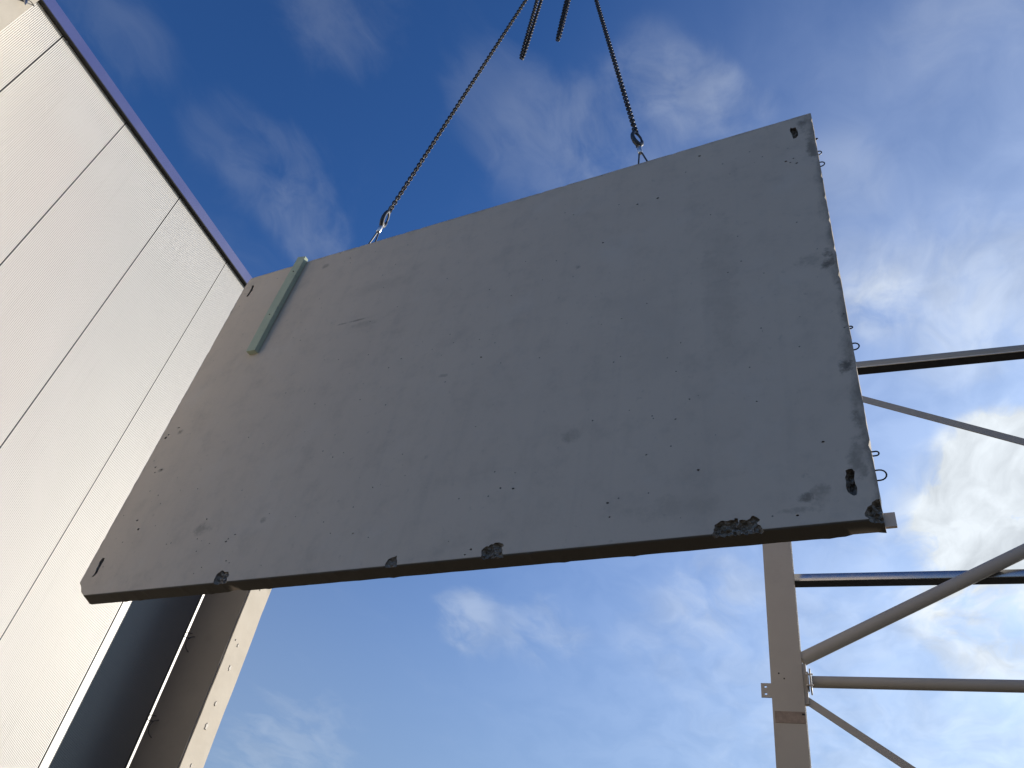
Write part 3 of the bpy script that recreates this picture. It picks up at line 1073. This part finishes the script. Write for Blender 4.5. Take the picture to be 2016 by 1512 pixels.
def leg(u_a, z_a, u_h, z_h, twist, hook_twist, label):
    A = pw(u_a, z_a)
    H = pw(u_h, z_h)
    up_ = (H - A).normalized()
    top = ring_c + (H - ring_c).normalized() * 0.06
    # wire rope eye cast into the panel, squeezed by an aluminium ferrule
    fm = A + up_ * 0.30
    side = (Uv - up_ * Uv.dot(up_)).normalized()
    inv = Matrix.Translation(-p_loc)
    inv = (Matrix.Translation(p_loc) @ Matrix.Rotation(TH, 4, 'Z')).inverted()
    r_ = side
    low = [A + r_ * 0.062 - up_ * 0.05, A + r_ * 0.052, fm + r_ * 0.012 - up_ * 0.05, fm + r_ * 0.007, fm + r_ * 0.010 + up_ * 0.05,
           A + up_ * 0.372 + r_ * 0.020, A + up_ * 0.390 + r_ * 0.015, A + up_ * 0.397]
    pts = [inv @ p for p in low] + [inv @ p for p in [A + up_ * 0.390 - r_ * 0.015, A + up_ * 0.372 - r_ * 0.020, fm - r_ * 0.010 + up_ * 0.05, fm - r_ * 0.007, fm - r_ * 0.012 - up_ * 0.05, A - r_ * 0.052, A - r_ * 0.062 - up_ * 0.05]]
    lp = tubeo('lifting_loop', pts, 0.0075, M['rope'], panel, 8)
    tubeo('ferrule', [inv @ (fm - up_ * 0.048), inv @ (fm - up_ * 0.040), inv @ (fm + up_ * 0.040), inv @ (fm + up_ * 0.048)], [0.015, 0.021, 0.021, 0.015], M['ferrule'], lp, 12)
    # chain and hook
    root = empty('lifting_chain', H)
    bpy.context.view_layer.update()
    tag(root, label, 'chain', 'chains carrying the panel')
    lay_links(root, [H + up_ * 0.0, top], twist)
    fm4 = frame_at(H, up_, hook_twist) @ Matrix.Diagonal((0.92, 1.0, 1.25, 1.0))
    bm = bmesh.new()
    # bowl of the hook with its closed throat, drawn in the local XZ plane, eye at z = 0
    path, rad = [], []
    eye = [(0.030 * math.cos(a), 0, -0.012 + 0.030 * math.sin(a)) for a in [2 * math.pi * i / 12 for i in range(12)]]
    tube(bm, eye, 0.010, 6, True, up=(0, 1, 0))
    for (x, z, r) in ((-0.010, -0.040, 0.016), (-0.030, -0.062, 0.017), (-0.048, -0.100, 0.018), (-0.052, -0.140, 0.020), (-0.040, -0.180, 0.022), (-0.010, -0.205, 0.023), (0.022, -0.198, 0.021), (0.046, -0.170, 0.018), (0.056, -0.135, 0.015), (0.054, -0.110, 0.010)):
        path.append((x, 0, z))
        rad.append(r)
    tube(bm, path, rad, 10, flat=1.0)
    hk = obj('hook', bm, M['hook'], root, True)
    hk.matrix_local = root.matrix_world.inverted() @ fm4
    bm = bmesh.new()
    tube(bm, [(-0.006, 0, -0.040), (0.026, 0, -0.050), (0.050, 0, -0.080), (0.056, 0, -0.118)], [0.012, 0.011, 0.010, 0.008], 8, flat=1.3)
    la = obj('latch', bm, M['hook'], root, True)
    la.matrix_local = root.matrix_world.inverted() @ fm4
    return H, top


leg(-1.289, 3.537, -1.222, 4.148, 0.55, 1.95, 'left carrying chain slanting from its hook up out of the picture')
leg(1.4246, 3.537, 1.312, 4.190, 0.2, 0.95, 'right carrying chain rising from its hook near the panel top corner')


def folded(u, z_low, y_, sep, label, twist):
    """unused sling leg hooked back so that it hangs doubled"""
    # both strands hang from the carrying chain beside them
    zt = RING_Z - 1.28
    c = pw(u, zt, y_)
    root = empty('folded_chain', c)
    bpy.context.view_layer.update()
    tag(root, label, 'chain', 'unused chains hanging doubled')
    low = pw(u, z_low, y_)
    pts = [c + Uv * sep]
    pts += [low + Uv * sep * 0.45 + Vector((0, 0, 0.35)), low + Uv * sep * 0.30 + Vector((0, 0, 0.05)), low, low - Uv * sep * 0.30 + Vector((0, 0, 0.05)), low - Uv * sep * 0.45 + Vector((0, 0, 0.35))]
    pts += [c - Uv * sep]
    lay_links(root, pts, twist)
    bm = bmesh.new()
    tube(bm, [(math.cos(a) * (sep + 0.02), 0, math.sin(a) * (sep + 0.02)) for a in [2 * math.pi * i / 16 for i in range(16)]], 0.010, 8, True, up=(0, 1, 0))
    o = obj('coupling_ring', bm, M['hook'], root, True)
    o.rotation_euler = (0, 0, TH)


folded(-0.187, 6.635, 0.10, 0.045, 'unused chain hanging doubled, left and longer of the two pairs', 0.4)
folded(0.306, 6.577, 0.02, 0.028, 'unused chain hanging doubled, right and shorter of the two pairs', 0.9)

# what the chains hang from, above the picture
ml = empty('crane_hook', ring_c)
ml.rotation_euler = (0, 0, TH)
tag(ml, 'crane hook with master ring above the chains', 'crane hook')
bm = bmesh.new()
tube(bm, [(math.cos(a) * 0.10, 0, 0.10 + math.sin(a) * 0.16) for a in [2 * math.pi * i / 24 for i in range(24)]], 0.016, 10, True, up=(0, 1, 0))
obj('master_ring', bm, M['hook'], ml, True)
tubeo('hook', [(0.0, 0, 0.60), (0.0, 0, 0.45), (0.07, 0, 0.38), (0.10, 0, 0.30), (0.06, 0, 0.23), (-0.02, 0, 0.215), (-0.08, 0, 0.26), (-0.09, 0, 0.33)], [0.04, 0.035, 0.035, 0.036, 0.036, 0.034, 0.026, 0.012], M['hook'], ml, 10)
boxo('hook_block', (-0.18, -0.09, 0.58), (0.18, 0.09, 1.15), M['hook'], ml, 0.03)
for x in (-0.10, 0.10):
    tubeo('hoist_rope', [(x, 0, 1.10), (x, 0, 22.0)], 0.011, M['rope'], ml, 6)
